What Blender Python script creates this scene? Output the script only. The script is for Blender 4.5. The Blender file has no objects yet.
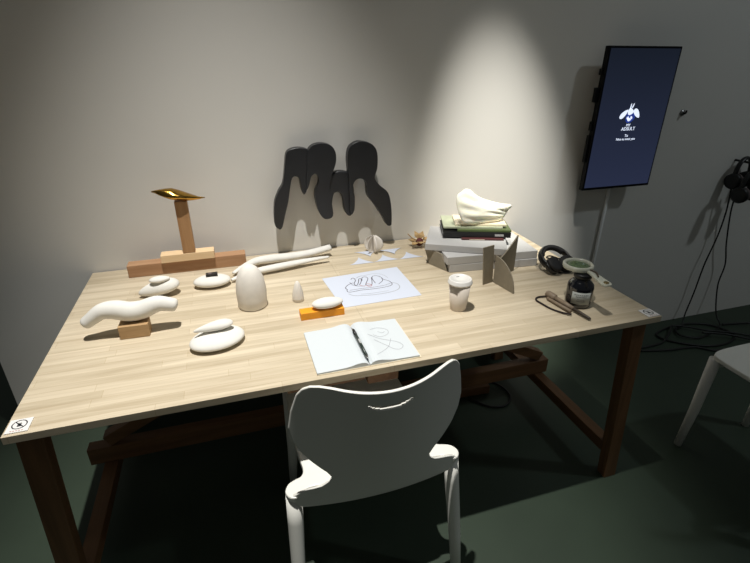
import bpy, bmesh, math, random
from mathutils import Vector, Matrix
random.seed(7)
D = bpy.data
SC = bpy.context.scene
COL = SC.collection
PI = math.pi

# ------------------------------------------------------------------ camera
cam = D.objects.new('camera', D.cameras.new('camera')); COL.objects.link(cam)
cam.data.sensor_width = 36; cam.data.lens = 470.305 / 750 * 36
cam.data.clip_start = .02
R_ = Vector((.95477037, -.29733962, .00164194)); U_ = Vector((.12577423, .40885785, .90388943)); F_ = Vector((.26943346, .86280033, -.42776302))
m = Matrix.Identity(4)
for i in range(3):
    m[i][0] = R_[i]; m[i][1] = U_[i]; m[i][2] = -F_[i]
m.translation = Vector((.54058, -.97588, 1.48163))
cam.matrix_world = m
SC.camera = cam
# ------------------------------------------------------------------ world, exposure
w = D.worlds.new('world'); SC.world = w; w.use_nodes = True
w.node_tree.nodes['Background'].inputs[0].default_value = (.96, 1.0, .96, 1)
w.node_tree.nodes['Background'].inputs[1].default_value = .061
SC.view_settings.view_transform = 'Standard'; SC.view_settings.look = 'None'
SC.view_settings.exposure = 0; SC.view_settings.gamma = 1
SC.view_settings.use_curve_mapping = False
# ------------------------------------------------------------------ gallery spotlights
def spot(name, loc, aim, power, size, blend, rad, col):
    l = D.lights.new(name, 'SPOT'); l.energy = power; l.spot_size = math.radians(size); l.spot_blend = blend
    l.shadow_soft_size = rad; l.color = col
    o = D.objects.new(name, l); COL.objects.link(o); o.location = loc
    o.rotation_euler = (Vector(aim) - Vector(loc)).to_track_quat('-Z', 'Y').to_euler()
    return o
spot('table_spotlight', (.50, -.12, 4.1), (.60, .17, .74), 670, 43, .95, .025, (1, .975, .92))
spot('shell_spotlight', (1.30, -.20, 3.6), (1.71, .82, .91), 690, 18.5, 1.0, .025, (1, .97, .89))
spot('screen_spotlight', (4.3, -1.3, 4.5), (2.9, .6, .0), 78, 72, .8, .12, (.86, .96, 1.0))

# ------------------------------------------------------------------ materials
def lin(c):
    return tuple((x / 12.92 if x <= .04045 else ((x + .055) / 1.055) ** 2.4) for x in (v / 255 for v in c)) + (1,)
def mat(name, rgb, rough=.6, metal=0, noise=None, bump=0, spec=.5, trans=0, emit=None, estr=1, alpha=1, sss=0, coat=0):
    """noise = (scale, amount): procedural variation of the base colour"""
    mt = D.materials.new(name); mt.use_nodes = True
    nt = mt.node_tree; b = nt.nodes['Principled BSDF']
    b.inputs['Base Color'].default_value = lin(rgb); b.inputs['Roughness'].default_value = rough
    b.inputs['Metallic'].default_value = metal; b.inputs['Specular IOR Level'].default_value = spec
    b.inputs['Transmission Weight'].default_value = trans; b.inputs['Alpha'].default_value = alpha
    b.inputs['Coat Weight'].default_value = coat
    if sss:
        b.inputs['Subsurface Weight'].default_value = sss; b.inputs['Subsurface Radius'].default_value = (.02, .015, .01)
    if emit:
        b.inputs['Emission Color'].default_value = lin(emit); b.inputs['Emission Strength'].default_value = estr
    if noise or bump:
        tc = nt.nodes.new('ShaderNodeTexCoord')
        n = nt.nodes.new('ShaderNodeTexNoise'); n.inputs['Scale'].default_value = noise[0] if noise else 40
        n.inputs['Detail'].default_value = 5
        nt.links.new(tc.outputs['Object'], n.inputs['Vector'])
        if noise:
            cr = nt.nodes.new('ShaderNodeMix'); cr.data_type = 'RGBA'
            a = noise[1]
            cr.inputs[6].default_value = lin([max(0, v * (1 - a)) for v in rgb]); cr.inputs[7].default_value = lin([min(255, v * (1 + a)) for v in rgb])
            nt.links.new(n.outputs['Fac'], cr.inputs[0]); nt.links.new(cr.outputs[2], b.inputs['Base Color'])
        if bump:
            bp = nt.nodes.new('ShaderNodeBump'); bp.inputs['Strength'].default_value = bump; bp.inputs['Distance'].default_value = .002
            nt.links.new(n.outputs['Fac'], bp.inputs['Height']); nt.links.new(bp.outputs[0], b.inputs['Normal'])
    return mt
def wood(name, c1, c2, scale=(1.5, 30, 30), rough=.55, rot=(0, 0, 0), brick=None, knots=0):
    mt = D.materials.new(name); mt.use_nodes = True
    nt = mt.node_tree; N = nt.nodes; L = nt.links; b = N['Principled BSDF']; b.inputs['Roughness'].default_value = rough
    b.inputs['Specular IOR Level'].default_value = .3
    tc = N.new('ShaderNodeTexCoord'); mp = N.new('ShaderNodeMapping')
    mp.inputs['Scale'].default_value = scale; mp.inputs['Rotation'].default_value = rot
    L.new(tc.outputs['Object'], mp.inputs['Vector'])
    n = N.new('ShaderNodeTexNoise'); n.inputs['Scale'].default_value = 1.6; n.inputs['Detail'].default_value = 7; n.inputs['Roughness'].default_value = .6; n.inputs['Distortion'].default_value = .6
    L.new(mp.outputs[0], n.inputs['Vector'])
    mx = N.new('ShaderNodeMix'); mx.data_type = 'RGBA'
    mx.inputs[6].default_value = lin(c1); mx.inputs[7].default_value = lin(c2)
    rm = N.new('ShaderNodeMapRange'); rm.inputs[1].default_value = .34; rm.inputs[2].default_value = .68
    L.new(n.outputs['Fac'], rm.inputs[0]); L.new(rm.outputs[0], mx.inputs[0])
    out = mx.outputs[2]
    if brick:
        bk = N.new('ShaderNodeTexBrick'); bk.inputs['Scale'].default_value = 1
        bk.inputs['Brick Width'].default_value = brick[0]; bk.inputs['Row Height'].default_value = brick[1]
        bk.inputs['Mortar Size'].default_value = .0006; bk.inputs['Mortar Smooth'].default_value = .5
        bk.offset = .43; bk.offset_frequency = 2; bk.squash = .8; bk.squash_frequency = 3
        bk.inputs['Color1'].default_value = (.86, .85, .82, 1); bk.inputs['Color2'].default_value = (1.0, 1.0, 1.0, 1); bk.inputs['Mortar'].default_value = (.74, .68, .58, 1)
        L.new(tc.outputs['Object'], bk.inputs['Vector'])
        m2 = N.new('ShaderNodeMix'); m2.data_type = 'RGBA'; m2.blend_type = 'MULTIPLY'; m2.inputs[0].default_value = 1
        L.new(out, m2.inputs[6]); L.new(bk.outputs['Color'], m2.inputs[7]); out = m2.outputs[2]
    if knots:
        v = N.new('ShaderNodeTexVoronoi'); v.inputs['Scale'].default_value = knots
        L.new(tc.outputs['Object'], v.inputs['Vector'])
        r2 = N.new('ShaderNodeMapRange'); r2.inputs[1].default_value = .02; r2.inputs[2].default_value = .09; r2.inputs[3].default_value = .45; r2.inputs[4].default_value = 1
        L.new(v.outputs['Distance'], r2.inputs[0])
        m3 = N.new('ShaderNodeMix'); m3.data_type = 'RGBA'; m3.blend_type = 'MULTIPLY'; m3.inputs[0].default_value = 1
        L.new(out, m3.inputs[6]); L.new(r2.outputs[0], m3.inputs[7]); out = m3.outputs[2]
    L.new(out, b.inputs['Base Color'])
    return mt
M = {}
M['wall'] = mat('wall_paint', (224, 222, 217), .85, noise=(1.3, .02), bump=.05, spec=.2)
M['floor'] = mat('floor_paint', (50, 62, 50), .55, noise=(2.2, .22), bump=.12, spec=.35)
M['ceiling'] = mat('ceiling_paint', (60, 60, 60), .9)
M['top'] = wood('laminated_pine', (186, 171, 146), (216, 203, 180), scale=(1.2, 26, 26), brick=(.37, .031))
M['pine'] = wood('stained_pine', (104, 75, 50), (130, 94, 64), scale=(1.4, 22, 22))
M['pinez'] = wood('stained_pine_upright', (104, 75, 50), (130, 94, 64), scale=(22, 22, 1.4))
M['piney'] = wood('stained_pine_cross', (104, 75, 50), (130, 94, 64), scale=(22, 1.4, 22))
M['rail'] = wood('warm_pine', (160, 120, 88), (184, 146, 112), scale=(2, 24, 24), knots=4.2)
M['pale'] = wood('pale_pine', (222, 190, 148), (236, 208, 170), scale=(2, 24, 24))
M['post'] = wood('post_wood', (156, 116, 78), (178, 138, 98), scale=(26, 26, 2))
M['block'] = wood('block_wood', (166, 134, 96), (186, 154, 114), scale=(4, 30, 30))
M['plaster'] = mat('white_plaster', (222, 220, 214), .7, noise=(30, .03), bump=.15, spec=.25)
M['plaster2'] = mat('grey_white_plaster', (224, 219, 211), .75, noise=(40, .05), bump=.2, spec=.2)
M['black'] = mat('black_carved_wood', (30, 31, 34), .42, noise=(14, .3), bump=.25, spec=.5)
M['gold'] = mat('polished_gold', (176, 138, 66), .14, metal=1, noise=(20, .3), bump=1.0)
M['orange'] = mat('orange_block', (238, 158, 32), .5, noise=(30, .05))
M['paper'] = mat('white_paper', (198, 204, 218), .8, spec=.2)
M['page'] = mat('notebook_page', (202, 208, 212), .8, spec=.2)
M['ink'] = mat('pencil_line', (92, 88, 98), .8)
M['inklight'] = mat('faint_pencil_line', (160, 163, 170), .8)
M['inkred'] = mat('red_pencil_line', (190, 110, 100), .8)
M['pen'] = mat('dark_green_pen', (34, 48, 42), .35)
M['white_pl'] = mat('white_plastic', (234, 233, 226), .38, spec=.5)
M['cup'] = mat('paper_cup', (214, 204, 192), .6, noise=(40, .03))
M['lid'] = mat('cup_lid', (222, 220, 216), .4)
M['card'] = mat('grey_cardboard', (140, 132, 116), .85, noise=(50, .06), bump=.2, spec=.15)
M['board'] = mat('white_board', (186, 185, 184), .7, noise=(12, .02), spec=.25)
M['bk_black'] = mat('black_cover', (24, 24, 26), .4)
M['bk_green'] = mat('pale_green_cover', (176, 182, 156), .5, noise=(18, .2))
M['bk_dkgreen'] = mat('green_spine', (86, 100, 60), .5)
M['bk_cream'] = mat('cream_cover', (226, 214, 188), .5, noise=(14, .05))
M['bk_red'] = mat('dark_red_cover', (84, 44, 44), .5)
M['silver'] = mat('silver_print', (180, 180, 180), .4)
M['shell'] = mat('pearly_shell', (252, 246, 228), .4, noise=(26, .04), bump=.3, sss=.2)
M['fin'] = mat('shell_petal_white', (240, 234, 226), .6, alpha=.85)
M['seed'] = mat('dried_petal', (168, 140, 98), .8, noise=(60, .3), bump=.4)
M['seedred'] = mat('dried_core', (82, 38, 36), .8, noise=(60, .3))
M['blackpl'] = mat('black_plastic', (14, 14, 16), .38, spec=.5)
M['cushion'] = mat('black_ear_cushion', (26, 25, 26), .7)
M['padgrey'] = mat('grey_pad', (96, 84, 84), .8)
M['cable'] = mat('black_cable', (16, 17, 17), .5)
M['whitecable'] = mat('white_trunking', (244, 245, 244), .5)
M['jar'] = mat('dark_jar_glass', (10, 12, 20), .12, spec=.6, coat=.5)
M['label'] = mat('jar_label', (170, 174, 170), .6, noise=(60, .1))
M['labelink'] = mat('label_print', (90, 92, 92), .6)
M['clear'] = mat('clear_frosted_plastic', (196, 198, 184), .25, alpha=.6)
M['glass'] = mat('green_tinted_lens', (128, 150, 112), .05, trans=.7, spec=.8)
M['brass'] = mat('worn_brass', (150, 130, 84), .35, metal=.8)
M['tool'] = mat('worn_grey_handle', (132, 116, 98), .55, noise=(50, .2))
M['tooldark'] = mat('dark_tool_tip', (58, 48, 38), .5)
M['cord'] = mat('dark_cord', (36, 26, 26), .8)
M['sticker'] = mat('white_card', (228, 226, 224), .6)
M['mark'] = mat('black_print', (48, 50, 56), .6)
M['markred'] = mat('red_print', (170, 96, 84), .6)
M['bezel'] = mat('black_bezel', (8, 9, 12), .5, spec=.15)
M['tvtext'] = mat('lit_lettering', (230, 240, 255), .5, emit=(226, 236, 255), estr=1.0)
M['tvblue'] = mat('lit_blue_glow', (60, 90, 200), .5, emit=(44, 66, 150), estr=.6)
M['steel'] = mat('steel', (150, 150, 150), .35, metal=1)
def screen_mat():
    mt = D.materials.new('dark_blue_screen'); mt.use_nodes = True
    nt = mt.node_tree; b = nt.nodes['Principled BSDF']
    b.inputs['Base Color'].default_value = (.004, .005, .008, 1); b.inputs['Roughness'].default_value = .35
    tc = nt.nodes.new('ShaderNodeTexCoord'); sp = nt.nodes.new('ShaderNodeSeparateXYZ'); nt.links.new(tc.outputs['Generated'], sp.inputs[0])
    mx = nt.nodes.new('ShaderNodeMix'); mx.data_type = 'RGBA'; mx.inputs[6].default_value = lin((38, 44, 66)); mx.inputs[7].default_value = lin((18, 24, 36))
    nt.links.new(sp.outputs['Z'], mx.inputs[0]); nt.links.new(mx.outputs[2], b.inputs['Emission Color']); b.inputs['Emission Strength'].default_value = 1
    return mt
M['screen'] = screen_mat()

# ------------------------------------------------------------------ builders
def tag(o, label=None, cat=None, group=None, kind=None):
    if label: o['label'] = label
    if cat: o['category'] = cat
    if group: o['group'] = group
    if kind: o['kind'] = kind
    return o
def empty(name, loc, label, cat, group=None):
    o = D.objects.new(name, None); COL.objects.link(o); o.location = loc; o.empty_display_size = .02
    return tag(o, label, cat, group)
class B:
    """collects shapes given in world metres"""
    def __init__(s): s.v = []; s.f = []; s.sm = []
    def add(s, v, f, smooth=False):
        n = len(s.v); s.v += [Vector(p) for p in v]; s.f += [tuple(i + n for i in q) for q in f]; s.sm += [smooth] * len(f)
        return s
    def box(s, lo, hi, rz=0, piv=None, tilt=None):
        x0, y0, z0 = lo; x1, y1, z1 = hi
        v = [Vector(p) for p in ((x0, y0, z0), (x1, y0, z0), (x1, y1, z0), (x0, y1, z0), (x0, y0, z1), (x1, y0, z1), (x1, y1, z1), (x0, y1, z1))]
        if rz:
            p = Vector(piv) if piv else (v[0] + v[6]) / 2
            r = Matrix.Rotation(rz, 3, 'Z'); v = [r @ (q - p) + p for q in v]
        return s.add(v, [(0, 3, 2, 1), (4, 5, 6, 7), (0, 1, 5, 4), (1, 2, 6, 5), (2, 3, 7, 6), (3, 0, 4, 7)])
    def tube(s, pts, rad, n=12, flat=1.0, up=None, caps=True):
        """sweep; rad number or list; flat squashes the second axis"""
        pts = [Vector(p) for p in pts]; k = len(pts)
        rad = rad if isinstance(rad, (list, tuple)) else [rad] * k
        rings = []; prev = None
        for i, p in enumerate(pts):
            t = (pts[min(i + 1, k - 1)] - pts[max(i - 1, 0)]).normalized()
            if prev is None:
                a = Vector(up) if up else (Vector((0, 0, 1)) if abs(t.z) < .9 else Vector((0, 1, 0)))
            else: a = prev
            a = (a - t * a.dot(t)).normalized(); prev = a; c = t.cross(a)
            rings.append([p + (c * math.cos(2 * PI * j / n) + a * math.sin(2 * PI * j / n) * flat) * rad[i] for j in range(n)])
        v = [q for r in rings for q in r]; f = []
        for i in range(k - 1):
            for j in range(n): f.append((i * n + j, i * n + (j + 1) % n, (i + 1) * n + (j + 1) % n, (i + 1) * n + j))
        if caps: f.append(tuple(range(n))[::-1]); f.append(tuple((k - 1) * n + j for j in range(n)))
        return s.add(v, f, True)
    def lathe(s, prof, c, n=40, ax=None):
        """prof (r, z) from the bottom up, round the vertical through c"""
        c = Vector(c); v = []; f = []
        for r, z in prof:
            for j in range(n): v.append(c + Vector((max(r, 1e-5) * math.cos(2 * PI * j / n), max(r, 1e-5) * math.sin(2 * PI * j / n), z)))
        for i in range(len(prof) - 1):
            for j in range(n): f.append((i * n + j, i * n + (j + 1) % n, (i + 1) * n + (j + 1) % n, (i + 1) * n + j))
        f.append(tuple(range(n))[::-1]); f.append(tuple((len(prof) - 1) * n + j for j in range(n)))
        return s.add(v, f, True)
    def blob(s, c, r, rz=0, taper=0, flat=.0, pw=1.0, bend=0, n=36, mm=20, tilt=0):
        """smooth pebble: radii r, narrower to +x by taper, flattened underside"""
        c = Vector(c); v = []; f = []
        for i in range(mm + 1):
            th = -PI / 2 + PI * i / mm
            for j in range(n):
                ph = 2 * PI * j / n
                x = math.cos(th) * math.cos(ph); y = math.cos(th) * math.sin(ph); z = math.sin(th)
                k = 1 - taper * (x + 1) / 2
                z2 = z * (1 - flat) if z < 0 else z
                p = Vector((x * r[0], y * r[1] * k, z2 * r[2] * (1 - abs(taper) * .5 * (x + 1) / 2) + bend * x * x))
                if tilt: p = Matrix.Rotation(tilt, 3, 'Y') @ p
                v.append(Matrix.Rotation(rz, 3, 'Z') @ p + c)
        for i in range(mm):
            for j in range(n): f.append((i * n + j, i * n + (j + 1) % n, (i + 1) * n + (j + 1) % n, (i + 1) * n + j))
        return s.add(v, f, True)
    def prism(s, pts, ext):
        """closed outline (3-D points) pushed along ext"""
        a = [Vector(p) for p in pts]; e = Vector(ext); n = len(a)
        return s.add(a + [p + e for p in a], [tuple(range(n))[::-1], tuple(range(n, 2 * n))] + [(i, (i + 1) % n, n + (i + 1) % n, n + i) for i in range(n)])
    def build(s, name, material, parent=None, bevel=0, seg=2, loc=None, subsurf=0, solid=0, weld=True):
        if parent is not None:
            o0 = parent; off = Vector((0, 0, 0))
            while o0 is not None: off += Vector(o0.location); o0 = o0.parent
        else:
            if loc is None:
                lo = [min(p[i] for p in s.v) for i in range(3)]; hi = [max(p[i] for p in s.v) for i in range(3)]
                loc = ((lo[0] + hi[0]) / 2, (lo[1] + hi[1]) / 2, lo[2])
            off = Vector(loc)
        me = D.meshes.new(name); me.from_pydata([p - off for p in s.v], [], s.f)
        for p, q in zip(me.polygons, s.sm): p.use_smooth = q
        bm = bmesh.new(); bm.from_mesh(me)
        if weld: bmesh.ops.remove_doubles(bm, verts=bm.verts, dist=1e-5)
        bmesh.ops.recalc_face_normals(bm, faces=bm.faces)
        bm.to_mesh(me); bm.free()
        me.materials.append(material)
        o = D.objects.new(name, me); COL.objects.link(o)
        if parent is not None: o.parent = parent
        else: o.location = off
        if solid:
            md = o.modifiers.new('solid', 'SOLIDIFY'); md.thickness = solid; md.offset = 0
        if bevel:
            md = o.modifiers.new('bevel', 'BEVEL'); md.width = bevel; md.segments = seg; md.limit_method = 'ANGLE'; md.angle_limit = math.radians(40)
        if subsurf:
            md = o.modifiers.new('sub', 'SUBSURF'); md.levels = subsurf; md.render_levels = subsurf
        return o
def copy_tree(o, parent=None, top=True):
    c = o.copy(); COL.objects.link(c)
    if parent is not None: c.parent = parent
    for ch in list(o.children): copy_tree(ch, c)
    return c
def catmull(pts, k=6, closed=False):
    P = [Vector(p) for p in pts]; n = len(P); out = []
    rng = range(n if closed else n - 1)
    for i in rng:
        g = (lambda j: P[j % n]) if closed else (lambda j: P[max(0, min(n - 1, j))])
        a, b, c, d = g(i - 1), g(i), g(i + 1), g(i + 2)
        for t in range(k):
            u = t / k
            out.append(.5 * ((2 * b) + (c - a) * u + (2 * a - 5 * b + 4 * c - d) * u * u + (3 * b - a - 3 * c + d) * u ** 3))
    if not closed: out.append(P[-1])
    return out
def text(body, size, loc, material, name, parent, rot, align='CENTER', depth=.0004):
    """lettering turned into a mesh"""
    cu = D.curves.new(name, 'FONT'); cu.body = body; cu.size = size; cu.align_x = align; cu.align_y = 'CENTER'; cu.extrude = depth
    t = D.objects.new(name, cu); COL.objects.link(t)
    me = D.meshes.new_from_object(t.evaluated_get(bpy.context.evaluated_depsgraph_get()))
    D.objects.remove(t)
    off = Vector((0, 0, 0)); o0 = parent
    while o0 is not None: off += Vector(o0.location); o0 = o0.parent
    me.transform(Matrix.Translation(Vector(loc) - off) @ rot.to_4x4())
    me.materials.clear(); me.materials.append(material)
    o = D.objects.new(name, me); COL.objects.link(o); o.parent = parent
    return o

TZ = .742      # table top height
WY = .912      # wall face
FZ = .015      # floor level
# ------------------------------------------------------------------ setting
tag(B().box((-6, -5, -.1), (9, 6, FZ)).build('floor', M['floor']), kind='structure')
tag(B().box((-.40, WY, 0), (8, WY + .15, 5.2)).build('wall_back', M['wall']), kind='structure')

# ------------------------------------------------------------------ table
tb = empty('work_table', (.9, .455, 0), 'long pale laminated pine work table on brown timber legs against the wall', 'table')
B().box((0, 0, TZ - .020), (.8868, .905, TZ)).box((.8870, 0, TZ - .020), (1.804, .905, TZ)).build('tabletop', M['top'], tb, bevel=.0006)
for x0, x1, y0, y1, sx in ((.012, .066, .022, .062, -.044), (1.722, 1.774, .022, .062, .062), (.012, .066, .845, .885, -.044), (1.722, 1.774, .845, .885, .062)):
    # each leg leans out a little towards its foot
    lo = [(x0 + sx, y0, FZ), (x1 + sx, y0, FZ), (x1 + sx, y1, FZ), (x0 + sx, y1, FZ)]; hi = [(x0, y0, TZ - .02), (x1, y0, TZ - .02), (x1, y1, TZ - .02), (x0, y1, TZ - .02)]
    B().add(lo + hi, [(0, 3, 2, 1), (4, 5, 6, 7), (0, 1, 5, 4), (1, 2, 6, 5), (2, 3, 7, 6), (3, 0, 4, 7)]).build('leg', M['pinez'], tb, bevel=.002)
for x in (-.012, 1.772):
    B().box((x, .064, .125), (x + .045, .843, .17)).build('side_stretcher', M['piney'], tb, bevel=.002)
bm_ = B().box((-.055, .50, .172), (1.835, .545, .24)).build('long_stretcher', M['pine'], tb, bevel=.002)
for sgn in (1, -1):
    x0 = .015 if sgn > 0 else 1.79; x1 = .88 if sgn > 0 else .93
    p0 = Vector((x0, .522, .262)); p1 = Vector((x1, .522, .69)); d = (p1 - p0).normalized(); nn = Vector((-d.z, 0, d.x)) * (.022 if sgn > 0 else -.022)
    q = [p0 - nn, p1 - nn, p1 + nn, p0 + nn]
    B().prism([v - Vector((0, .022, 0)) for v in q], (0, .044, 0)).build('brace', M['pine'], tb, bevel=.002)
B().box((.62, .075, .655), (.839, .100, TZ - .021)).build('apron_board', M['pine'], tb, bevel=.002)
B().box((.84, .046, .66), (.93, .86, TZ - .021)).build('centre_rail', M['piney'], tb, bevel=.002)

# ------------------------------------------------------------------ "do not touch" cards on the table corners
def touch_card(cx, cy, label):
    s = .045
    c = B().box((cx - s / 2, cy - s / 2, TZ + .0003), (cx + s / 2, cy + s / 2, TZ + .0025)).build('notice_card', M['sticker'])
    tag(c, label, 'sign', 'do not touch cards on the table corners')
    z = TZ + .0027
    ring = B(); n = 32
    v = []; f = []
    for j in range(n):
        a = 2 * PI * j / n
        v += [(cx + .0130 * math.cos(a), cy + .003 + .0130 * math.sin(a), z), (cx + .0155 * math.cos(a), cy + .003 + .0155 * math.sin(a), z)]
        k = (j + 1) % n; f.append((2 * j, 2 * j + 1, 2 * k + 1, 2 * k))
    ring.add(v, f)
    ring.box((cx - .013, cy + .0018, z - .0001), (cx + .013, cy + .0042, z), rz=-.78)
    # small hand
    ring.box((cx - .004, cy - .004, z - .0001), (cx + .004, cy + .004, z))
    for i in range(4): ring.box((cx - .004 + i * .0022, cy + .004, z - .0001), (cx - .0026 + i * .0022, cy + .0095 - abs(i - 1.5) * .001, z))
    ring.build('prohibition_mark', M['mark'], c)
    t = B()
    for i in range(5): t.box((cx - .013 + i * .0055, cy - .0185, z - .0001), (cx - .0095 + i * .0055, cy - .0165, z))
    t.build('caption_line', M['markred'], c)
touch_card(.027, .030, 'small white do-not-touch card on the near left corner of the table')
touch_card(1.779, .028, 'small white do-not-touch card on the near right corner of the table')

# ------------------------------------------------------------------ chairs
def interp(t, tab):
    for (a, x), (b, y) in zip(tab, tab[1:]):
        if t <= b: return x + (y - x) * (t - a) / (b - a)
    return tab[-1][1]
HW = [(.43, .205), (.445, .226), (.470, .228), (.482, .212), (.492, .188), (.505, .155), (.520, .137), (.540, .130), (.560, .142), (.590, .170), (.620, .196), (.655, .216), (.69, .223), (.74, .214), (.785, .200), (.803, .188), (.816, .172), (.825, .150), (.829, .122)]
def make_chair(label):
    cx = .824
    r = empty('stacking_chair', (cx, .12, 0), label, 'chair', 'white plastic stacking chairs')
    # backrest: one curved shell with a smile-shaped hand slot
    NU, NV = 110, 150
    v = []; f = []
    def pt(u, z):
        hw = interp(z, HW); x = u * hw; t = (z - .40) / .40
        # squash u so the columns stay evenly spread
        y = -.118 - .078 * t + (.018 + .075 * t) * (x / .22) ** 2
        zz = z + .014 * max(0, t) ** 4 * (x / .16) ** 2
        return Vector((cx + x, y, zz))
    for i in range(NV + 1):
        for j in range(NU + 1): v.append(pt(-1 + 2 * j / NU, .430 + .399 * i / NV))
    for i in range(NV):
        for j in range(NU):
            a = i * (NU + 1) + j
            c = (v[a] + v[a + NU + 2]) / 2
            xx = (c.x - cx) / .055
            zc = .779 + .011 * xx * xx
            if abs(xx) < 1 and abs(c.z - zc) < .0070 * math.sqrt(1 - xx ** 4): continue
            f.append((a, a + 1, a + NU + 2, a + NU + 1))
    B().add(v, f, True).build('backrest', M['white_pl'], r, solid=.007)
    # seat
    half = [(.0, .375), (.12, .372), (.17, .36), (.192, .33), (.197, .2), (.196, .05), (.190, -.015), (.198, -.040), (.218, -.048), (.236, -.058), (.246, -.080), (.238, -.100), (.222, -.106), (.208, -.096), (.190, -.086), (.165, -.084), (.14, -.092), (0, -.100)]
    out = [(x, y) for x, y in half] + [(-x, y) for x, y in half[::-1] if x > 0]
    B().prism(catmull([(cx + x, y, .452) for x, y in out], 4, closed=True), (0, 0, .018)).build('seat', M['white_pl'], r, bevel=.004)
    for sx in (-1, 1):
        B().tube([(cx + sx * .225, -.080, .454), (cx + sx * .228, -.094, .37), (cx + sx * .236, -.128, .18), (cx + sx * .240, -.155, FZ + .001)], [.0215, .021, .018, .015], n=20).build('leg', M['white_pl'], r)
        B().tube([(cx + sx * .180, .345, .453), (cx + sx * .184, .352, .2), (cx + sx * .192,   .362, FZ + .001)], [.021, .018, .014], n=20).build('leg', M['white_pl'], r)
    B().box((cx - .18, .335, .415), (cx + .18, .343, .452)).build('front_skirt', M['white_pl'], r, bevel=.002)
    return r
chair = make_chair('white plastic chair with slotted backrest, tucked under the table front')
c2 = copy_tree(chair)
c2.location = (2.40, -.165, 0)
c2['label'] = 'white plastic chair cut by the right edge, beyond the table end'

# ------------------------------------------------------------------ black wall sculpture
OUT = {
'A': [(0.706, 0.865), (0.693, 0.887), (0.699, 0.968), (0.718, 1.015), (0.738, 1.048), (0.75, 1.109), (0.758, 1.155), (0.773, 1.172), (0.806, 1.178), (0.839, 1.171), (0.857, 1.154), (0.859, 1.121), (0.845, 1.065), (0.83, 1.017), (0.817, 0.996), (0.808, 1.018), (0.803, 1.058), (0.79, 1.07), (0.775, 1.065), (0.765, 1.031), (0.753, 0.973), (0.738, 0.924), (0.723, 0.874), (0.714, 0.863)],
'B': [(0.828, 1.056), (0.834, 1.104), (0.836, 1.151), (0.849, 1.176), (0.869, 1.188), (0.898, 1.191), (0.931, 1.181), (0.948, 1.154), (0.948, 1.116), (0.934, 1.078), (0.924, 1.05), (0.919, 1.01), (0.925, 0.959), (0.928, 0.901), (0.896, 0.891), (0.874, 0.917), (0.862, 0.964), (0.861, 1.005), (0.876, 1.038), (0.877, 1.063), (0.863, 1.077), (0.848, 1.067), (0.838, 1.035), (0.828, 1.018)],
'C': [(0.917, 1.05), (0.932, 1.071), (0.957, 1.08), (0.992, 1.075), (1.01, 1.059), (1.02, 1.013), (1.022, 0.956), (1.011, 0.899), (0.996, 0.893), (0.98, 0.918), (0.974, 0.965), (0.964, 0.989), (0.949, 0.995), (0.937, 0.987), (0.929, 0.948), (0.929, 0.904), (0.917, 0.898), (0.908, 0.919), (0.908, 0.991)],
'D': [(0.996, 1.079), (0.994, 1.133), (1.003, 1.171), (1.03, 1.19), (1.06, 1.191), (1.096, 1.178), (1.116, 1.146), (1.117, 1.087), (1.106, 1.047), (1.127, 1.015), (1.163, 0.982), (1.178, 0.927), (1.182, 0.851), (1.176, 0.837), (1.16, 0.842), (1.139, 0.882), (1.106, 0.933), (1.076, 0.976), (1.071, 1.025), (1.052, 1.046), (1.028, 1.043), (1.014, 1.018), (1.021, 0.972), (1.018, 0.92), (1.005, 0.900), (1.000, 0.921), (0.999, 0.994)]}
ws = empty('wall_sculpture', (.94, .86, .835), 'black carved wall sculpture of four joined figure-like arches hung above the table', 'sculpture')
for k, y in (('A', .848), ('B', .842), ('C', .850), ('D', .838)):
    pts = catmull([(x, y, z) for x, z in OUT[k]], 4, closed=True)
    B().prism(pts, (0, .034, 0)).build('arched_figure', M['black'], ws, bevel=.008, seg=3)
for x, z in ((.80, 1.13), (1.06, 1.14)): B().tube([(x, .868, z), (x, WY, z)], .004, 8).build('hanging_pin', M['steel'], ws)

# ------------------------------------------------------------------ wooden stand and golden form
st = empty('wooden_stand', (.355, .825, TZ), 'stepped stand of pine offcuts with an upright post at the back left', 'stand')
B().box((.140, .811, TZ + .0005), (.566, .861, TZ + .048)).build('base_rail', M['rail'], st, bevel=.002)
B().box((.262, .798, TZ + .0495), (.452, .846, TZ + .079)).build('upper_block', M['pale'], st, bevel=.0015)
B().box((.343, .799, TZ + .0795), (.386, .831, 1.019)).build('post', M['post'], st, bevel=.0015)
gp = [(0.279, 1.062), (0.301, 1.067), (0.329, 1.070), (0.361, 1.056), (0.397, 1.043), (0.445, 1.026), (0.422, 1.023), (0.393, 1.019), (0.370, 1.0205), (0.342, 1.021), (0.325, 1.030), (0.298, 1.049), (0.284, 1.055)]
# a folded leaf-like casting: section varies along its length
secs = [(.278, 1.060, .004, .003), (.290, 1.059, .016, .006), (.303, 1.056, .026, .010), (.320, 1.052, .036, .015), (.340, 1.046, .044, .021), (.362, 1.0405, .044, .019), (.385, 1.035, .038, .015), (.408, 1.031, .028, .010), (.430, 1.027, .014, .005), (.447, 1.026, .003, .002)]
v = []; f = []; n = 28
for i, (x, z, ry, rz) in enumerate(secs):
    for j in range(n):
        a = 2 * PI * j / n
        rr = 1 + .10 * math.sin(3 * a + i)
        dip = -.35 * rz * math.cos(a) ** 2 if math.sin(a) > 0 else 0
        v.append((x + .003 * math.sin(a * 2 + i), .806 + .62 * ry * math.cos(a) * rr, z + rz * math.sin(a) * rr * (1.0 if math.sin(a) < 0 else .95) + dip * .5))
for i in range(len(secs) - 1):
    for j in range(n): f.append((i * n + j, i * n + (j + 1) % n, (i + 1) * n + (j + 1) % n, (i + 1) * n + j))
f += [tuple(range(n)), tuple((len(secs) - 1) * n + j for j in range(n))]
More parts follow.
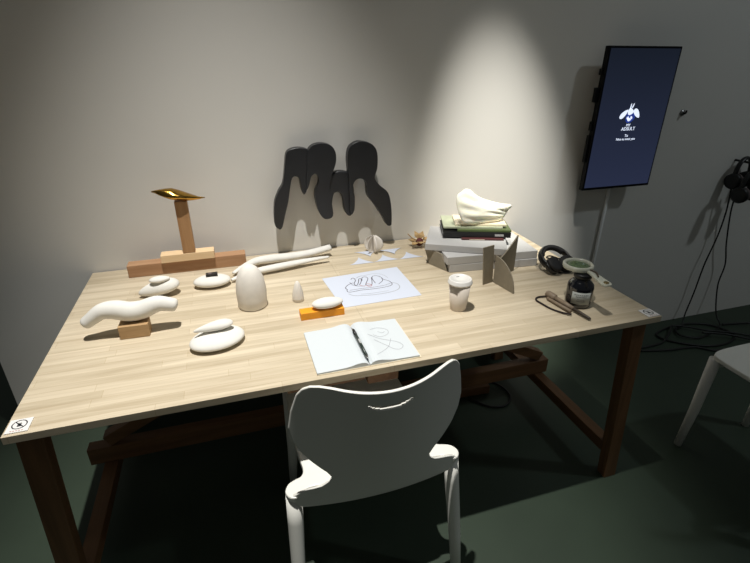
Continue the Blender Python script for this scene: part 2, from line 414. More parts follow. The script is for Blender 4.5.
tag(B().add(v, f, True).build('golden_leaf_casting', M['gold']), 'shiny golden leaf-shaped casting lying on top of the wooden post', 'sculpture')

# ------------------------------------------------------------------ plaster pieces
G = 'white plaster forms on the table'
tag(B().box((.182, .352, TZ + .0005), (.262, .398, TZ + .0415), rz=-.03).build('wooden_block', M['block'], bevel=.0015), 'small brown wooden block holding up the wavy plaster form', 'block')
pth = catmull([(.090, .385, .797), (.112, .385, .812), (.145, .386, .832), (.180, .386, .832), (.215, .386, .821), (.250, .386, .822), (.290, .386, .834), (.320, .386, .829), (.347, .386, .820)], 6)
k = len(pth); rad = []
for i in range(k):
    t = i / (k - 1)
    r = .0245 - .0045 * math.cos(2 * PI * t)
    e = min(t, 1 - t) / .06
    if e < 1: r *= math.sqrt(max(0.02, 1 - (1 - e) ** 2))
    rad.append(r * (.86 + .14 * min(1, t * 3)))
dz = min(p.z - r for p, r in zip(pth, rad) if .185 < p.x < .26) - (TZ + .0425)
tag(B().tube([p - Vector((0, 0, dz)) for p in pth], rad, n=28, flat=1.0).build('wavy_plaster_form', M['plaster']), 'long wavy white plaster form balanced on a small wooden block', 'sculpture', G)
tag(B().blob((.265, .630, TZ + .0255), (.068, .045, .034), rz=PI + .05, taper=.6, flat=.28, tilt=.17).build('plaster_pebble', M['plaster']), 'white plaster pebble with a pointed end behind the wavy form, lower of two', 'sculpture', G)
tag(B().blob((.273, .622, TZ + .0620), (.033, .020, .0115), rz=.1, taper=.2, flat=.1).build('plaster_pebble', M['plaster']), 'small flat white pebble resting on the pointed plaster pebble behind the wavy form', 'sculpture', G)
tag(B().blob((.438, .652, TZ + .020), (.064, .037, .023), rz=.02, flat=.15, taper=-.15).build('plaster_pebble', M['plaster']), 'oblong white plaster pebble carrying a tiny black rectangle', 'sculpture', G)
mg = B().box((.420, .640, TZ + .0425), (.460, .662, TZ + .0500)).build('black_tablet', M['blackpl'], bevel=.001)
tag(mg, 'tiny black rectangular piece lying on the oblong white pebble', 'block')
B().box((.428, .645, TZ + .0501), (.440, .656, TZ + .0505)).build('grey_mark', M['padgrey'], mg)
prof = [(.0, .0005), (.042, .0005), (.0465, .004), (.0475, .03), (.0485, .052), (.0475, .072), (.044, .095), (.037, .118), (.027, .134), (.015, .144), (.006, .1480), (.0, .149)]
tag(B().lathe(prof, (.565, .457, TZ)).build('plaster_cone', M['plaster2']), 'large bullet-shaped grey-white plaster cone standing on the table', 'sculpture', G)
prof = [(.0, .0005), (.017, .0005), (.0195, .002), (.0195, .012), (.0175, .030), (.014, .046), (.009, .062), (.004, .071), (.0, .073)]
tag(B().lathe(prof, (.714, .450, TZ), n=12).build('plaster_cone', M['plaster2']), 'tiny plaster cone standing between the large cone and the drawing', 'sculpture', G)
tag(B().blob((.452, .252, TZ + .0160), (.078, .056, .0225), rz=.36, flat=.3, taper=-.12).build('plaster_pebble', M['plaster']), 'broad flat white plaster pebble near the front edge, lower of two', 'sculpture', G)
tag(B().blob((.446, .262, TZ + .0510), (.056, .031, .0165), rz=PI + .26, taper=.8, flat=.2).build('plaster_pebble', M['plaster']), 'teardrop-shaped white pebble lying on the broad flat pebble near the front edge', 'sculpture', G)
# two long bone-like forms
b1 = catmull([(.512, .700, .756), (.545, .730, .760), (.60, .768, .766), (.66, .778, .766), (.74, .784, .764), (.82, .788, .768), (.905, .800, .778)], 6)
k = len(b1)
r1 = [(.005 + .0165 * math.sin(PI * min(1, (i / (k - 1)) * 1.6 + .03) / 2 if i / (k - 1) < .6 else PI / 2) - .005 * max(0, i / (k - 1) - .5) * 2) for i in range(k)]
b1 = [Vector((p.x, p.y + .012, max(p.z, TZ + .001 + r * .75))) for p, r in zip(b1, r1)]
tag(B().tube(b1, r1, n=20, flat=.75).build('bone_like_form', M['plaster']), 'long tapering white bone-like form, the rear and thicker of the crossed pair', 'sculpture', G)
b2 = catmull([(.500, .672, .754), (.54, .690, .757), (.60, .712, .760), (.66, .722, .762), (.74, .738, .763), (.81, .750, .764), (.880, .757, .766)], 6)
k = len(b2)
r2 = [.003 + .014 * math.sin(PI * (.04 + .93 * i / (k - 1))) ** .8 for i in range(k)]
b2 = [Vector((p.x + .004, p.y - .014, max(p.z, TZ + .001 + r * .7))) for p, r in zip(b2, r2)]
tag(B().tube(b2, r2, n=20, flat=.7).build('bone_like_form', M['plaster']), 'slim white bone-like form with thin ends, in front of the thicker one', 'sculpture', G)
# orange block with egg
tag(B().box((.701, .308, TZ + .0005), (.840, .344, TZ + .0245), rz=-.0).build('orange_block', M['orange'], bevel=.001), 'bright orange rectangular block under a white pebble', 'block')
tag(B().blob((.790, .328, TZ + .0410), (.051, .028, .0158), rz=.05, taper=.12, flat=.0).build('plaster_pebble', M['plaster']), 'egg-shaped white pebble lying across the orange block', 'sculpture', G)

# ------------------------------------------------------------------ drawing, notebook, pen
def ribbon(bd, pts, wd, z, closed=False):
    P = catmull([(x, y, 0) for x, y in pts], 4)
    for a, b in zip(P, P[1:]):
        d = (b - a)
        if d.length < 1e-6: continue
        n = Vector((-d.y, d.x, 0)).normalized() * wd / 2
        bd.add([(a.x - n.x, a.y - n.y, z), (b.x - n.x, b.y - n.y, z), (b.x + n.x, b.y + n.y, z), (a.x + n.x, a.y + n.y, z)], [(0, 1, 2, 3)])
pp = B().prism([(.845, .352, TZ + .0004), (1.128, .362, TZ + .0004), (1.127, .617, TZ + .0004), (.825, .596, TZ + .0004)], (0, 0, .0006)).build('drawing_paper', M['paper'])
tag(pp, 'loose white sheet with a pencil drawing of figures in a boat', 'paper')
dk = B(); Z1 = TZ + .0013
ribbon(dk, [(.893, .477), (.889, .494), (.905, .515), (.925, .526)], .0028, Z1)
ribbon(dk, [(.925, .556), (.936, .567), (.940, .545), (.928, .520), (.931, .501), (.944, .520), (.955, .552), (.963, .553), (.957, .528), (.943, .502)], .0028, Z1)
ribbon(dk, [(.962, .534), (.970, .560), (.984, .562), (.988, .546), (.976, .520), (.966, .496), (.985, .490), (.996, .520), (1.003, .552)], .0026, Z1)
ribbon(dk, [(1.003, .500), (1.003, .540), (1.011, .560), (1.027, .560), (1.039, .540), (1.034, .512), (1.012, .490)], .0026, Z1)
ribbon(dk, [(1.035, .530), (1.055, .505), (1.060, .480), (1.050, .465), (1.020, .458), (.979, .457), (.940, .460), (.905, .456), (.890, .459), (.890, .477)], .0026, Z1)
ribbon(dk, [(.898, .470), (.940, .472), (.985, .470), (1.030, .474), (1.056, .484)], .0018, Z1)
ribbon(dk, [(.915, .534), (.920, .510), (.935, .495), (.960, .488)], .002, Z1)
ribbon(dk, [(.945, .560), (.965, .575), (.985, .572)], .0016, Z1)
dk.build('pencil_line', M['ink'], pp)
rd = B()
ribbon(rd, [(.945, .500), (.955, .488), (.968, .492), (.972, .480), (.985, .484), (.980, .500), (.968, .506)], .0022, Z1)
rd.build('red_line', M['inkred'], pp)
lt = B()
ribbon(lt, [(1.062, .490), (1.078, .470), (1.075, .440), (1.05, .420), (1.0, .412), (.95, .415), (.905, .425), (.888, .445)], .003, Z1)
ribbon(lt, [(.93, .43), (.97, .425), (1.03, .428)], .002, Z1)
ribbon(lt, [(.985, .575), (1.02, .582), (1.05, .565), (1.062, .53)], .002, Z1)
lt.build('faint_sketch', M['inklight'], pp)

nb = empty('open_notebook', (.837, .12, TZ), 'open notebook with white pages and a faint pencil sketch near the table edge', 'notebook')
B().box((.697, .014, TZ + .0004), (.836, .228, TZ + .0022)).box((.839, .014, TZ + .0004), (.984, .228, TZ + .0022)).build('cover', M['bk_cream'], nb)
def page_block(x0, x1, sgn):
    n = 18; v = []; f = []
    for i in range(n + 1):
        t = i / n; x = x0 + (x1 - x0) * t         # t = 0 at the gutter
        h = .0065 + .0065 * math.exp(-((t - .17) / .18) ** 2) - .0065 * math.exp(-(t / .045) ** 2) - .002 * t
        for y in (.016, .226): v += [(x, y, TZ + .0024), (x, y, TZ + .0024 + h)]
    for i in range(n):
        a = 4 * i
        f += [(a, a + 4, a + 5, a + 1), (a + 2, a + 3, a + 7, a + 6), (a + 1, a + 5, a + 7, a + 3), (a, a + 2, a + 6, a + 4)]
    f += [(0, 1, 3, 2), (4 * n, 4 * n + 2, 4 * n + 3, 4 * n + 1)]
    return B().add(v, f, False)
page_block(.8365, .695, -1).build('left_page_block', M['page'], nb)
rp = page_block(.8385, .980, 1).build('right_page_block', M['page'], nb)
sk = B()
def ph(x):
    t = (x - .8385) / .1415; return TZ + .0024 + .0065 + .0065 * math.exp(-((t - .17) / .18) ** 2) - .0065 * math.exp(-(t / .045) ** 2) - .002 * t + .0005
def ribbon_on(bd, pts, wd):
    P = catmull([(x, y, 0) for x, y in pts], 5)
    for a, b in zip(P, P[1:]):
        d = b - a; n = Vector((-d.y, d.x, 0)).normalized() * wd / 2
        bd.add([(a.x - n.x, a.y - n.y, ph(a.x)), (b.x - n.x, b.y - n.y, ph(b.x)), (b.x + n.x, b.y + n.y, ph(b.x)), (a.x + n.x, a.y + n.y, ph(a.x))], [(0, 1, 2, 3)])
ribbon_on(sk, [(.885, .178), (.911, .186), (.935, .168), (.930, .145), (.905, .135), (.886, .148)], .0014)
ribbon_on(sk, [(.870, .150), (.894, .129), (.920, .112), (.943, .096), (.952, .075), (.940, .060), (.923, .064), (.905, .090), (.880, .120)], .0016)
ribbon_on(sk, [(.930, .118), (.912, .082), (.889, .060), (.866, .042)], .0014)
ribbon_on(sk, [(.905, .165), (.915, .155), (.925, .160)], .0014)
sk.build('pencil_sketch', M['inklight'], rp)
pn = empty('pen', (.832, .105, TZ + .016), 'dark green pen lying in the gutter of the open notebook', 'pen')
B().tube([(.8345, .040, TZ + .0185), (.8345, .150, TZ + .0185)], .0044, 12).build('barrel', M['pen'], pn)
B().tube([(.8345, .0395, TZ + .0185), (.8345, .030, TZ + .0185), (.8345, .026, TZ + .0183)], [.0042, .0022, .0007], 12).build('tip', M['steel'], pn)
B().tube([(.8345, .1505, TZ + .0185), (.8345, .176, TZ + .0185), (.8345, .186, TZ + .0185)], [.0046, .0044, .0015], 12).build('cap', M['blackpl'], pn)
B().box((.8325, .098, TZ + .0232), (.8365, .120, TZ + .0236)).build('white_print', M['silver'], pn)

# ------------------------------------------------------------------ paper cup
cp = empty('paper_cup', (1.205, .239, TZ), 'beige takeaway paper cup with a white lid standing right of the drawing', 'cup')
B().lathe([(0, .0008), (.0245, .0008), (.026, .003), (.0355, .093), (.0, .093)], (1.205, .239, TZ)).build('cup_body', M['cup'], cp)
B().lathe([(0, .0935), (.0365, .0935), (.0392, .094), (.0392, .098), (.0375, .100), (.0368, .107), (.0348, .1095), (.0328, .1095), (.0318, .1065), (0, .1065)], (1.205, .239, TZ)).build('lid', M['lid'], cp)
B().box((1.200, .256, TZ + .1066), (1.210, .2585, TZ + .1069)).build('sip_hole', M['mark'], cp)

# ------------------------------------------------------------------ stack of white boards
BG = 'white boards in the stack'
def slab(x0, y0, L, W_, z0, z1, ang, label):
    c, s = math.cos(ang), math.sin(ang)
    q = [(x0, y0, z0), (x0 + L * c, y0 + L * s, z0), (x0 + L * c - W_ * s, y0 + L * s + W_ * c, z0), (x0 - W_ * s, y0 + W_ * c, z0)]
    o = B().prism(q, (0, 0, z1 - z0)).build('white_board', M['board'], bevel=.0015)
    return tag(o, label, 'board', BG)
slab(1.302, .507, .362, .25, TZ + .0005, .7735, -.11, 'thick white board at the bottom of the stack, lying on the table')
slab(1.290, .508, .372, .25, .7745, .8055, -.10, 'thick white board in the middle of the stack')
slab(1.238, .604, .31, .22, .8065, .8325, -.497, 'white board on top, turned askew, directly under the books')
# cardboard wedge beside the stack
tag(B().prism([(1.262, .606, TZ + .0005), (1.268, .606, TZ + .0005), (1.256, .640, .803), (1.250, .640, .803)], (.035, -.085, 0)).build('cardboard_wedge', M['card']), 'grey cardboard wedge propped under the left corner of the white boards', 'cardboard')
# books
def book(x0, y0, L, W_, z0, z1, ang, cover, label, page=None, spine=None):
    c, s = math.cos(ang), math.sin(ang)
    def quad(a0, a1, b0, b1, z): return [(x0 + a * c - b * s, y0 + a * s + b * c, z) for a, b in ((a0, b0), (a1, b0), (a1, b1), (a0, b1))]
    e = empty('book', (x0 + L / 2 * c - W_ / 2 * s, y0 + L / 2 * s + W_ / 2 * c, z0), label, 'book', 'books under the shell')
    t = .0022
    cv = B().prism(quad(0, L, 0, W_, z0), (0, 0, t)).prism(quad(0, L, 0, W_, z1 - t), (0, 0, t)).prism(quad(0, L, 0, .003, z0 + t), (0, 0, z1 - z0 - 2 * t))
    cv.build('cover', cover, e)
    B().prism(quad(.002, L - .003, .0035, W_ - .003, z0 + t + .0001), (0, 0, z1 - z0 - 2 * t - .0002)).build('page_block', page or M['page'], e)
    if spine:
        for a0, a1, mm in spine:
            B().prism(quad(a0, a1, -.0006, -.0001, z0 + (z1 - z0) * .28), (0, 0, (z1 - z0) * .44)).build('spine_title', mm, e)
    return e
book(1.392, .598, .165, .11, .8333, .8385, -.345, M['bk_red'], 'thin dark red booklet at the bottom of the books', spine=[(.03, .09, M['bk_cream'])])
book(1.328, .638, .268, .155, .8395, .8590, -.345, M['bk_black'], 'black book with silver spine lettering in the small stack of books', spine=[(.205, .240, M['silver'])])
book(1.385, .625, .212, .135, .8600, .8680, -.345, M['bk_dkgreen'], 'green booklet lying on the black book')
book(1.337, .655, .235, .150, .8690, .8760, -.345, M['bk_green'], 'pale green magazine second from the top of the books')
book(1.385, .650, .205, .125, .8770, .8840, -.345, M['bk_cream'], 'cream booklet directly under the shell')
# ------------------------------------------------------------------ shell
so = [(1.336, 1.018), (1.352, 1.030), (1.372, 1.042), (1.394, 1.036), (1.415, 1.015), (1.440, .998), (1.470, .985), (1.501, .974), (1.535, .964), (1.574, .956), (1.574, .944), (1.560, .932), (1.545, .910), (1.530, .893), (1.500, .887), (1.446, .885), (1.395, .887), (1.360, .897), (1.344, .925), (1.333, .965), (1.331, .995)]
oc = catmull([(x + .050, 0, .885 + (z - .885) * .87) for x, z in so], 4, closed=True)
cxs, czs = 1.480, .937
v = []; f = []; n = len(oc); RN = 12
SY = .624
for side in (-1, 1):
    base = len(v)
    for i in range(RN + 1):
        t = i / RN
        for p in oc:
            x = cxs + (p.x - cxs) * t; z = czs + (p.z - czs) * t
            a = math.atan2(z - .90, x - 1.66)         # ribs run from the pointed end
            rib = .0050 * math.sin(a * 40) * (t if side < 0 else 0)
            bul = .024 * (1 - t * t) if side < 0 else .010 * (1 - t * t)
            v.append((x, SY + side * (bul + rib * (1 - t ** 4) + .0015) + (z - .885) * .25, z))
    for i in range(RN):
        for j in range(n):
            q = (base + i * n + j, base + i * n + (j + 1) % n, base + (i + 1) * n + (j + 1) % n, base + (i + 1) * n + j)
            f.append(q)
L2 = (RN + 1) * n
for j in range(n): f.append((RN * n + j, RN * n + (j + 1) % n, L2 + RN * n + (j + 1) % n, L2 + RN * n + j))
tag(B().add(v, f, True).build('ribbed_shell', M['shell']), 'brightly lit ribbed white shell on top of the books', 'shell')

# ------------------------------------------------------------------ slotted grey cardboard stand
cs = empty('cardboard_stand', (1.43, .39, TZ), 'interlocked grey cardboard pieces standing in front of the white boards', 'cardboard')
Vd = Vector((.22, -.0, 0))
# card with the curved profile, from the near tip through the slot to the tall rear
a = Vector((1.436, .277, 0)); b = Vector((1.418, .383, 0)); c = Vector((1.548, .458, 0))
def along(p, q, t): return p + (q - p) * t
fr = [(0, .001), (1, .001), (1, .105)] + [(1 - math.sin(u * PI / 2 / 8), .001 + .104 * math.cos(u * PI / 2 / 8)) for u in range(1, 8)]
pts = [Vector((along(a, b, t).x, along(a, b, t).y, TZ + z)) for t, z in fr]
B().prism(pts, (.004, .001, 0)).build('front_wing', M['card'], cs)
rr = [(0, .001), (1, .001), (1, .144)] + [(1 - u / 8, .080 + .064 * (1 - u / 8) ** 1.5) for u in range(1, 9)]
pts = [Vector((along(b, c, t).x, along(b, c, t).y, TZ + z)) for t, z in rr]
B().prism(pts, (.003, -.003, 0)).build('rear_wing', M['card'], cs)
pts = [Vector((1.372, .372, TZ + .0008)), Vector((1.4165, .384, TZ + .0008)), Vector((1.407, .384, TZ + .146)), Vector((1.358, .371, TZ + .146))]
B().prism(pts, (-.001, .004, 0)).build('side_panel', M['card'], cs)

# ------------------------------------------------------------------ paper offcut, petal form, dried flower
of = B(); zc = TZ + .0006
def cusp(cx, cy, flip, h=.045, wd=.10):
    """leftover between two round holes and the sheet border"""
    n = 8; pts = [(cx - wd / 2, cy), (cx + wd / 2, cy)]
    for i in range(1, n): t = i / n; pts.append((cx + wd / 2 * (1 - t) ** 1.35, cy + flip * h * t ** 1.35))
    pts.append((cx, cy + flip * h))
    for i in range(n - 1, 0, -1): t = i / n; pts.append((cx - wd / 2 * (1 - t) ** 1.35, cy + flip * h * t ** 1.35))
    lift = random.uniform(.001, .004)
    q = [(x, y, zc + (lift * abs(y - cy) / h)) for x, y in pts]
    of.prism(q, (0, 0, .0008))
for x, y, g in ((1.008, .688, 1), (1.112, .690, 1), (1.216, .688, 1), (1.060, .812, -1), (1.164, .806, -1)): cusp(x, y, g, h=.064, wd=.106)
tag(of.build('paper_offcut', M['paper']), 'white paper offcut left between punched round holes, behind the drawing', 'paper')
pf = empty('petal_form', (1.085, .795, TZ), 'translucent white form of curved upright petals near the wall', 'sculpture')
for i, (a0, R) in enumerate(((.15, .036), (1.1, .040), (2.1, .038), (3.2, .040), (4.2, .036), (5.2, .038))):
    n = 14; m_ = 6; v = []; f = []
    for s_ in range(n + 1):
        th = PI * s_ / n
        for r in range(m_ + 1):
            q = r / m_
            rad_ = R * math.sin(th) * q + .003; aa = a0 + .55 * q
            v.append((1.088 + rad_ * math.cos(aa), .795 + rad_ * math.sin(aa), TZ + .002 + .036 * (1 - math.cos(th))))
    for s_ in range(n):
        for r in range(m_): k = s_ * (m_ + 1) + r; f.append((k, k + 1, k + m_ + 2, k + m_ + 1))
    B().add(v, f, True).build('petal', M['fin'], pf, solid=.0012)
df = empty('dried_flower', (1.300, .810, TZ), 'dried brown seed flower with open petals lying left of the white boards', 'dried flower')
B().blob((1.297, .800, TZ + .022), (.017, .015, .018)).build('core', M['seedred'], df)
for i, (az, el, ln) in enumerate(((.2, .25, .040), (1.0, .7, .042), (1.9, .9, .045), (2.8, .25, .036), (3.7, -.02, .034), (4.6, .15, .030), (5.5, .05, .040), (.7, 1.1, .040))):
    d = Vector((1.2 * math.cos(az) * math.cos(el), 1.2 * math.sin(az) * math.cos(el) * .8, math.sin(el))); sd = d.cross(Vector((0, 0, 1))).normalized(); upv = sd.cross(d)
    o = Vector((1.297, .800, TZ + .022)) + d * .010
    w_ = .018
    v = [o, o + d * ln * .45 + sd * w_ + upv * .005, o + d * ln, o + d * ln * .45 - sd * w_ + upv * .005, o + d * ln * .5 - upv * .006]
    B().add(v, [(0, 1, 4), (1, 2, 4), (2, 3, 4), (3, 0, 4), (0, 3, 1), (1, 3, 2)]).build('petal', M['seed'], df, bevel=.001)
B().tube(catmull([(1.285, .806, TZ + .030), (1.268, .815, TZ + .038), (1.250, .822, TZ + .056)], 4), .0022, 8).build('stem', M['seed'], df)

# ------------------------------------------------------------------ headphones
def make_headphones(loc, label, group):
    """lying on their side, cups folded inside the headband; built round loc"""
    x, y, z = loc
    h = empty('headphones', loc, label, 'headphones', group)
    arc = [(x + .058 * math.cos(a), y + .052 * math.sin(a), z + .044 + .028 * math.sin(a)) for a in [math.radians(-25 + 230 * i / 30) for i in range(31)]]
    B().tube(arc, .0075, 14, flat=1.9).build('headband', M['blackpl'], h)
    arc2 = [(x + .048 * math.cos(a), y + .043 * math.sin(a), z + .046 + .026 * math.sin(a)) for a in [math.radians(25 + 130 * i / 20) for i in range(21)]]
    B().tube(arc2, .006, 12, flat=1.8).build('headband_pad', M['cushion'], h)
    for s_ in (-1, 1):
        c = Vector((x + s_ * .030, y - .030, z + .031)); ax = Vector((-s_ * .25, -.55, .8)).normalized()
        B().tube([c - ax * .016, c - ax * .012, c + ax * .002, c + ax * .005], [.022, .031, .032, .030], 28).build('ear_cup', M['blackpl'], h)
        B().tube([c + ax * .006, c + ax * .010, c + ax * .016, c + ax * .019], [.028, .031, .030, .020], 28).build('ear_cushion', M['cushion'], h)
    return h
hp = make_headphones((1.704, .418, TZ), 'black headphones lying on the table beside the white boards', None)
cb = B().tube(catmull([(1.688, 0.404, TZ + .012), (1.694, 0.379, TZ + .006), (1.727, 0.366, TZ + .005), (1.767, 0.384, TZ + .005), (1.774, 0.424, TZ + .010), (1.762, 0.464, TZ + .018), (1.727, 0.478, TZ + .030), (1.697, 0.459, TZ + .034), (1.717, 0.434, TZ + .034), (1.747, 0.444, TZ + .030)], 6), .0028, 8)
cb.build('cable', M['cable'], hp)

# ------------------------------------------------------------------ ink jar and magnifier
JX, JY = 1.600, .150
jr = empty('ink_jar', (JX, JY, TZ), 'dark blue-black glass jar with a pale label near the right end', 'jar')
B().lathe([(0, .001), (.036, .001), (.0405, .005), (.0415, .020), (.0415, .068), (.039, .078), (.030, .088), (.0255, .092), (.0255, .100), (0, .100)], (JX, JY, TZ)).build('glass_body', M['jar'], jr)
n = 16; v = []; f = []
for i in range(n + 1):
    a = math.radians(-162 + 84 * i / n)
    for z in (.018, .060): v.append((JX + .0421 * math.cos(a), JY + .0421 * math.sin(a), TZ + z))
    if i < n: f.append((2 * i, 2 * i + 2, 2 * i + 3, 2 * i + 1))
lb = B().add(v, f, True).build('label', M['label'], jr, solid=.0004)
pr = B()
for z, a0, a1 in ((.050, -152, -90), (.043, -144, -98), (.034, -136, -106), (.028, -140, -102)):
    for i in range(8):
        a = math.radians(a0 + (a1 - a0) * (i + .2) / 8); b_ = math.radians(a0 + (a1 - a0) * (i + .75) / 8)
        pr.add([(JX + .0426 * math.cos(t), JY + .0426 * math.sin(t), TZ + zz) for t, zz in ((a, z), (b_, z), (b_, z + .0035), (a, z + .0035))], [(0, 1, 2, 3)])
pr.build('print', M['labelink'], lb)
B().lathe([(0, .1005), (.0275, .1005), (.028, .102), (.028, .112), (.027, .1135), (0, .1135)], (JX, JY, TZ)).build('screw_cap', M['blackpl'], jr)
LX, LY, LZ = 1.606, .186, TZ + .1245
mgf = empty('magnifier', (LX, LY, LZ - .01), 'round magnifier with pale plastic rim and handle resting on the dark jar', 'magnifier')
ring = [(.0375, -.006), (.0465, -.007), (.0485, -.002), (.0485, .006), (.0455, .009), (.0395, .008), (.0375, .002)]
v = []; f = []; n = 48; k = len(ring)
for j in range(n):
    a = 2 * PI * j / n
    for r, z in ring: v.append((LX + r * math.cos(a), LY + r * math.sin(a), LZ + z))
for j in range(n):
    for i in range(k): f.append((j * k + i, j * k + (i + 1) % k, ((j + 1) % n) * k + (i + 1) % k, ((j + 1) % n) * k + i))
B().add(v, f, True).build('rim', M['clear'], mgf)
B().lathe([(0, -.001), (.030, .0005), (.0372, .002), (.030, .0055), (.015, .0075), (0, .008)], (LX, LY, LZ), n=48).build('lens', M['glass'], mgf)
hd0 = Vector((LX + .004, LY - .050, LZ)); hd1 = Vector((1.610, .048, LZ - .012))
d = (hd1 - hd0); s_ = Vector((-d.y, d.x, 0)).normalized()
hq = [hd0 - s_ * .010, hd0 + d * .35 - s_ * .013, hd0 + d * .9 - s_ * .017, hd1 - s_ * .012, hd1 + s_ * .012, hd0 + d * .9 + s_ * .017, hd0 + d * .35 + s_ * .013, hd0 + s_ * .010]
B().prism([p + Vector((0, 0, -.004)) for p in hq], (0, 0, .007)).build('handle', M['clear'], mgf, bevel=.002)
c0 = hd1 - d * .14
B().lathe([(.0055, .004), (.008, .004), (.008, .0055), (.0055, .0055)], (c0.x, c0.y, c0.z), n=24).build('hanging_eyelet', M['brass'], mgf)
B().tube(catmull([hd0 + d * .02 + Vector((0, 0, .006)), hd0 + d * .25 + s_ * .006 + Vector((0, 0, .0065)), hd0 + d * .5 - s_ * .004 + Vector((0, 0, .006))], 5), .0028, 8).build('dark_clip', M['tooldark'], mgf)

# ------------------------------------------------------------------ corded tool
tl = empty('corded_hand_tool', (1.55, .13, TZ), 'slim worn hand tool with a dark tip and cord loop left of the jar', 'tool')
A0 = Vector((1.536, .226, TZ + .013)); A1 = Vector((1.562, .040, TZ + .008)); d = A1 - A0
B().tube([A0, A0 + d * .03, A0 + d * .18, A0 + d * .22], [.010, .012, .012, .008], 18).build('ferrule', M['tool'], tl)
B().tube([A0 + d * .225, A0 + d * .45, A0 + d * .62], [.0075, .0085, .0065], 14).build('handle', M['tool'], tl)
B().tube([A0 + d * .625, A0 + d * .66, A0 + d * .97, A1], [.0055, .0062, .0045, .002], 14).build('tip', M['tooldark'], tl)
sb = A0 + d * .12 + Vector((-.018, 0, -.005)); sb1 = A0 + d * .68 + Vector((-.020, 0, -.001))
B().tube([sb, sb * .5 + sb1 * .5, sb1], [.005, .0055, .006], 12).build('side_rod', M['tool'], tl)
B().tube(catmull([(1.527, .220, TZ + .006), (1.500, .225, TZ + .004), (1.482, .210, TZ + .004), (1.484, .180, TZ + .004), (1.492, .140, TZ + .004), (1.508, .108, TZ + .005), (1.527, .085, TZ + .006)], 6), .0028, 8).build('cord_loop', M['cord'], tl)

# ------------------------------------------------------------------ wall screen
tv = empty('wall_screen', (2.326, .87, .918), 'portrait wall-mounted screen showing a small white bee emblem on dark blue', 'screen')
X0, X1, Z0, Z1_, YF = 2.131, 2.523, .918, 1.534, .83
B().box((X0, YF, Z0), (X1, YF + .026, Z1_)).build('housing', M['bezel'], tv, bevel=.003)
sc = B().box((X0 + .009, YF - .0012, Z0 + .012), (X1 - .009, YF - .0002, Z1_ - .009)).build('display', M['screen'], tv)
for z0, z1, dx in ((1.42, 1.445, .010), (1.31, 1.37, .020), (1.19, 1.23, .010), (1.05, 1.17, .012)):
    B().box((X0 - dx, YF + .008, z0), (X0 + .002, YF + .025, z1)).build('side_connector', M['bezel'], tv, bevel=.002)
B().box((2.22, YF + .0265, 1.12), (2.43, WY - .001, 1.36)).build('wall_bracket', M['bezel'], tv)
ex, ez, ey = 2.314, 1.262, YF - .0016
rotT = Matrix.Rotation(PI / 2, 3, 'X')
def leaf(bd, cx_, cz_, L_, W_, ang, y):
    n = 20; pts = []
    for i in range(n):
        t = 2 * PI * i / n; px = L_ * math.cos(t); pz = W_ * math.sin(t) * (1 - .3 * math.cos(t))
        pts.append((cx_ + px * math.cos(ang) - pz * math.sin(ang), y, cz_ + px * math.sin(ang) + pz * math.cos(ang)))
    bd.prism(pts, (0, -.0004, 0))
gl = B(); leaf(gl, ex + .004, ez - .018, .026, .024, 0, ey + .0002); gl.build('blue_glow_mark', M['tvblue'], sc)
em = B()
leaf(em, ex - .036, ez - .004, .026, .011, .75, ey); leaf(em, ex + .036, ez - .002, .025, .012, -.85, ey)
leaf(em, ex, ez + .006, .016, .014, 0, ey)
leaf(em, ex - .010, ez - .020, .007, .005, .9, ey); leaf(em, ex + .010, ez - .020, .007, .005, -.9, ey); leaf(em, ex, ez - .028, .010, .007, 0, ey)
leaf(em, ex - .005, ez + .030, .012, .003, 1.5, ey); leaf(em, ex + .007, ez + .031, .012, .003, 1.2, ey)
em.build('bee_emblem', M['tvtext'], sc)
text('MY', .017, (ex + .002, ey - .0004, 1.209), M['tvtext'], 'screen_lettering', sc, rotT)
text('ADSULT', .021, (ex + .006, ey - .0004, 1.193), M['tvtext'], 'screen_lettering', sc, rotT)
text('To', .017, (ex + .004, ey - .0004, 1.163), M['tvtext'], 'screen_lettering', sc, rotT)
text('Nice to meet you', .0150, (ex + .004, ey - .0004, 1.148), M['tvtext'], 'screen_lettering', sc, rotT)
tag(B().tube([(2.358, .902, .020), (2.358, .902, .95)], .0085, 12).build('white_cable', M['whitecable']), 'straight white cable running down the wall from the screen', 'cable')

# ------------------------------------------------------------------ wall hook beside the screen
hk = empty('wall_hook', (2.712, .90, 1.239), 'small dark hook on the wall right of the screen', 'hook')
B().tube([(2.712, WY - .0005, 1.245), (2.712, .906, 1.245)], .014, 20).build('plate', M['steel'], hk)
B().tube(catmull([(2.712, .906, 1.245), (2.712, .894, 1.243), (2.712, .889, 1.250), (2.712, .891, 1.258)], 5), .004, 10).build('peg', M['blackpl'], hk)

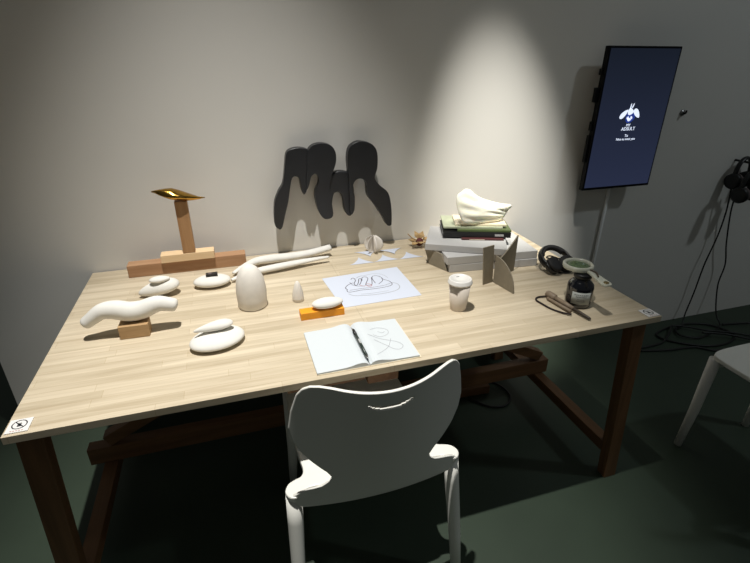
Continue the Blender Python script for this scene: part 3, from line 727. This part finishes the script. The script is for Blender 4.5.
# ------------------------------------------------------------------ headphones hanging on the wall
def hanging_headphones(cx_, cy_, cz_, sc_, label, rot):
    h = empty('headphones', (cx_, cy_, cz_), label, 'headphones', 'headphones hanging on the right wall')
    R2 = Matrix.Rotation(rot, 3, 'Z')
    def P(x, y, z): return Vector((cx_, cy_, cz_)) + R2 @ Vector((x * sc_, y * sc_, z * sc_))
    arc = [P(.070 * math.cos(a), 0, .085 * math.sin(a)) for a in [math.radians(-10 + 200 * i / 28) for i in range(29)]]
    B().tube(arc, .008, 12, flat=1.5).build('headband', M['blackpl'], h)
    for s_ in (-1, 1):
        c = P(s_ * .062, 0, -.045); ax = (R2 @ Vector((-s_, 0, .1))).normalized()
        B().tube([c - ax * .017, c - ax * .013, c + ax * .002, c + ax * .006], [.030, .042, .043, .038], 28).build('ear_cup', M['blackpl'], h)
        B().tube([c + ax * .007, c + ax * .011, c + ax * .020, c + ax * .024], [.036, .041, .040, .028], 28).build('ear_cushion', M['padgrey'] if s_ < 0 else M['cushion'], h)
    return h
ha = hanging_headphones(3.195, .868, .930, .92, 'black headphones hanging on the right wall, the upper pair', .15)
hb = hanging_headphones(3.170, .790, .875, .92, 'black headphones hanging on the right wall in front of the other pair', .1)
hk2 = empty('wall_hook', (3.19, .90, .955), 'black hook carrying the hanging headphones on the right wall', 'hook')
B().tube([(3.175, WY - .0005, .990), (3.165, .82, .992), (3.150, .74, .955)], .006, 10).build('peg', M['blackpl'], hk2)
def cable(name, pts, label, r=.0045, k=8, cat='cable'):
    pts = [(x, y, z + FZ) for x, y, z in pts]
    return tag(B().tube(catmull(pts, k), r, 8).build(name, M['cable']), label, cat)
cable('headphone_cable', [(3.14, .86, .84), (3.16, .86, .70), (3.17, .87, .55), (3.14, .87, .38), (3.13, .87, .2), (3.10, .86, .06), (3.06, .83, .008), (3.00, .80, .006)], 'black cable dropping from the headphones down the wall, the left one', .004)
cable('headphone_cable', [(3.19, .86, .84), (3.21, .87, .70), (3.26, .87, .50), (3.31, .87, .36), (3.31, .87, .22), (3.30, .82, .06), (3.28, .76, .010), (3.20, .72, .008)], 'black cable dropping from the headphones down the wall, the right one', .004)
# coiled floor cables
cable('floor_cable', [(3.0, .84, .007), (2.84, .80, .007), (2.82, .74, .007), (2.90, .66, .007), (3.02, .60, .007), (3.16, .60, .007), (3.26, .66, .007), (3.22, .78, .008), (3.10, .83, .008), (2.98, .80, .012), (2.94, .73, .014), (3.02, .68, .014), (3.14, .70, .014)], 'large loop of black cable coiled on the floor by the wall', .006)
cable('floor_cable', [(2.60, .70, .006), (2.78, .71, .006), (2.90, .77, .019), (2.97, .82, .022), (3.05, .78, .022), (3.12, .72, .022), (3.24, .66, .020), (3.38, .58, .008), (3.52, .50, .008), (3.7, .46, .008)], 'black cable running from behind the table leg through the coil to the right', .006)
cable('floor_cable', [(2.60, .68, .006), (2.76, .64, .006), (2.92, .62, .006), (3.0, .56, .006), (3.14, .55, .006), (3.30, .54, .006), (3.46, .56, .018), (3.6, .62, .010), (3.75, .68, .008)], 'black cable lying nearest the table leg along the front of the coil', .006)
cable('floor_cable', [(3.30, .76, .008), (3.40, .74, .010), (3.55, .68, .022), (3.66, .60, .020), (3.72, .52, .020), (3.68, .46, .020), (3.55, .44, .020), (3.42, .48, .020), (3.30, .56, .018), (3.18, .64, .030), (3.06, .70, .030)], 'second loop of black cable on the floor nearer the right edge', .006)
cable('floor_cable', [(1.50, .60, .010), (1.56, .52, .007), (1.64, .50, .007), (1.70, .56, .007), (1.68, .66, .007), (1.58, .72, .007)], 'short loop of black cable on the floor under the table', .005)
tag(B().box((1.10, .62, FZ + .001), (1.62, .74, FZ + .045), rz=-.05).build('floor_plank', M['pine'], bevel=.003), 'reddish wooden plank lying on the floor under the table', 'plank')
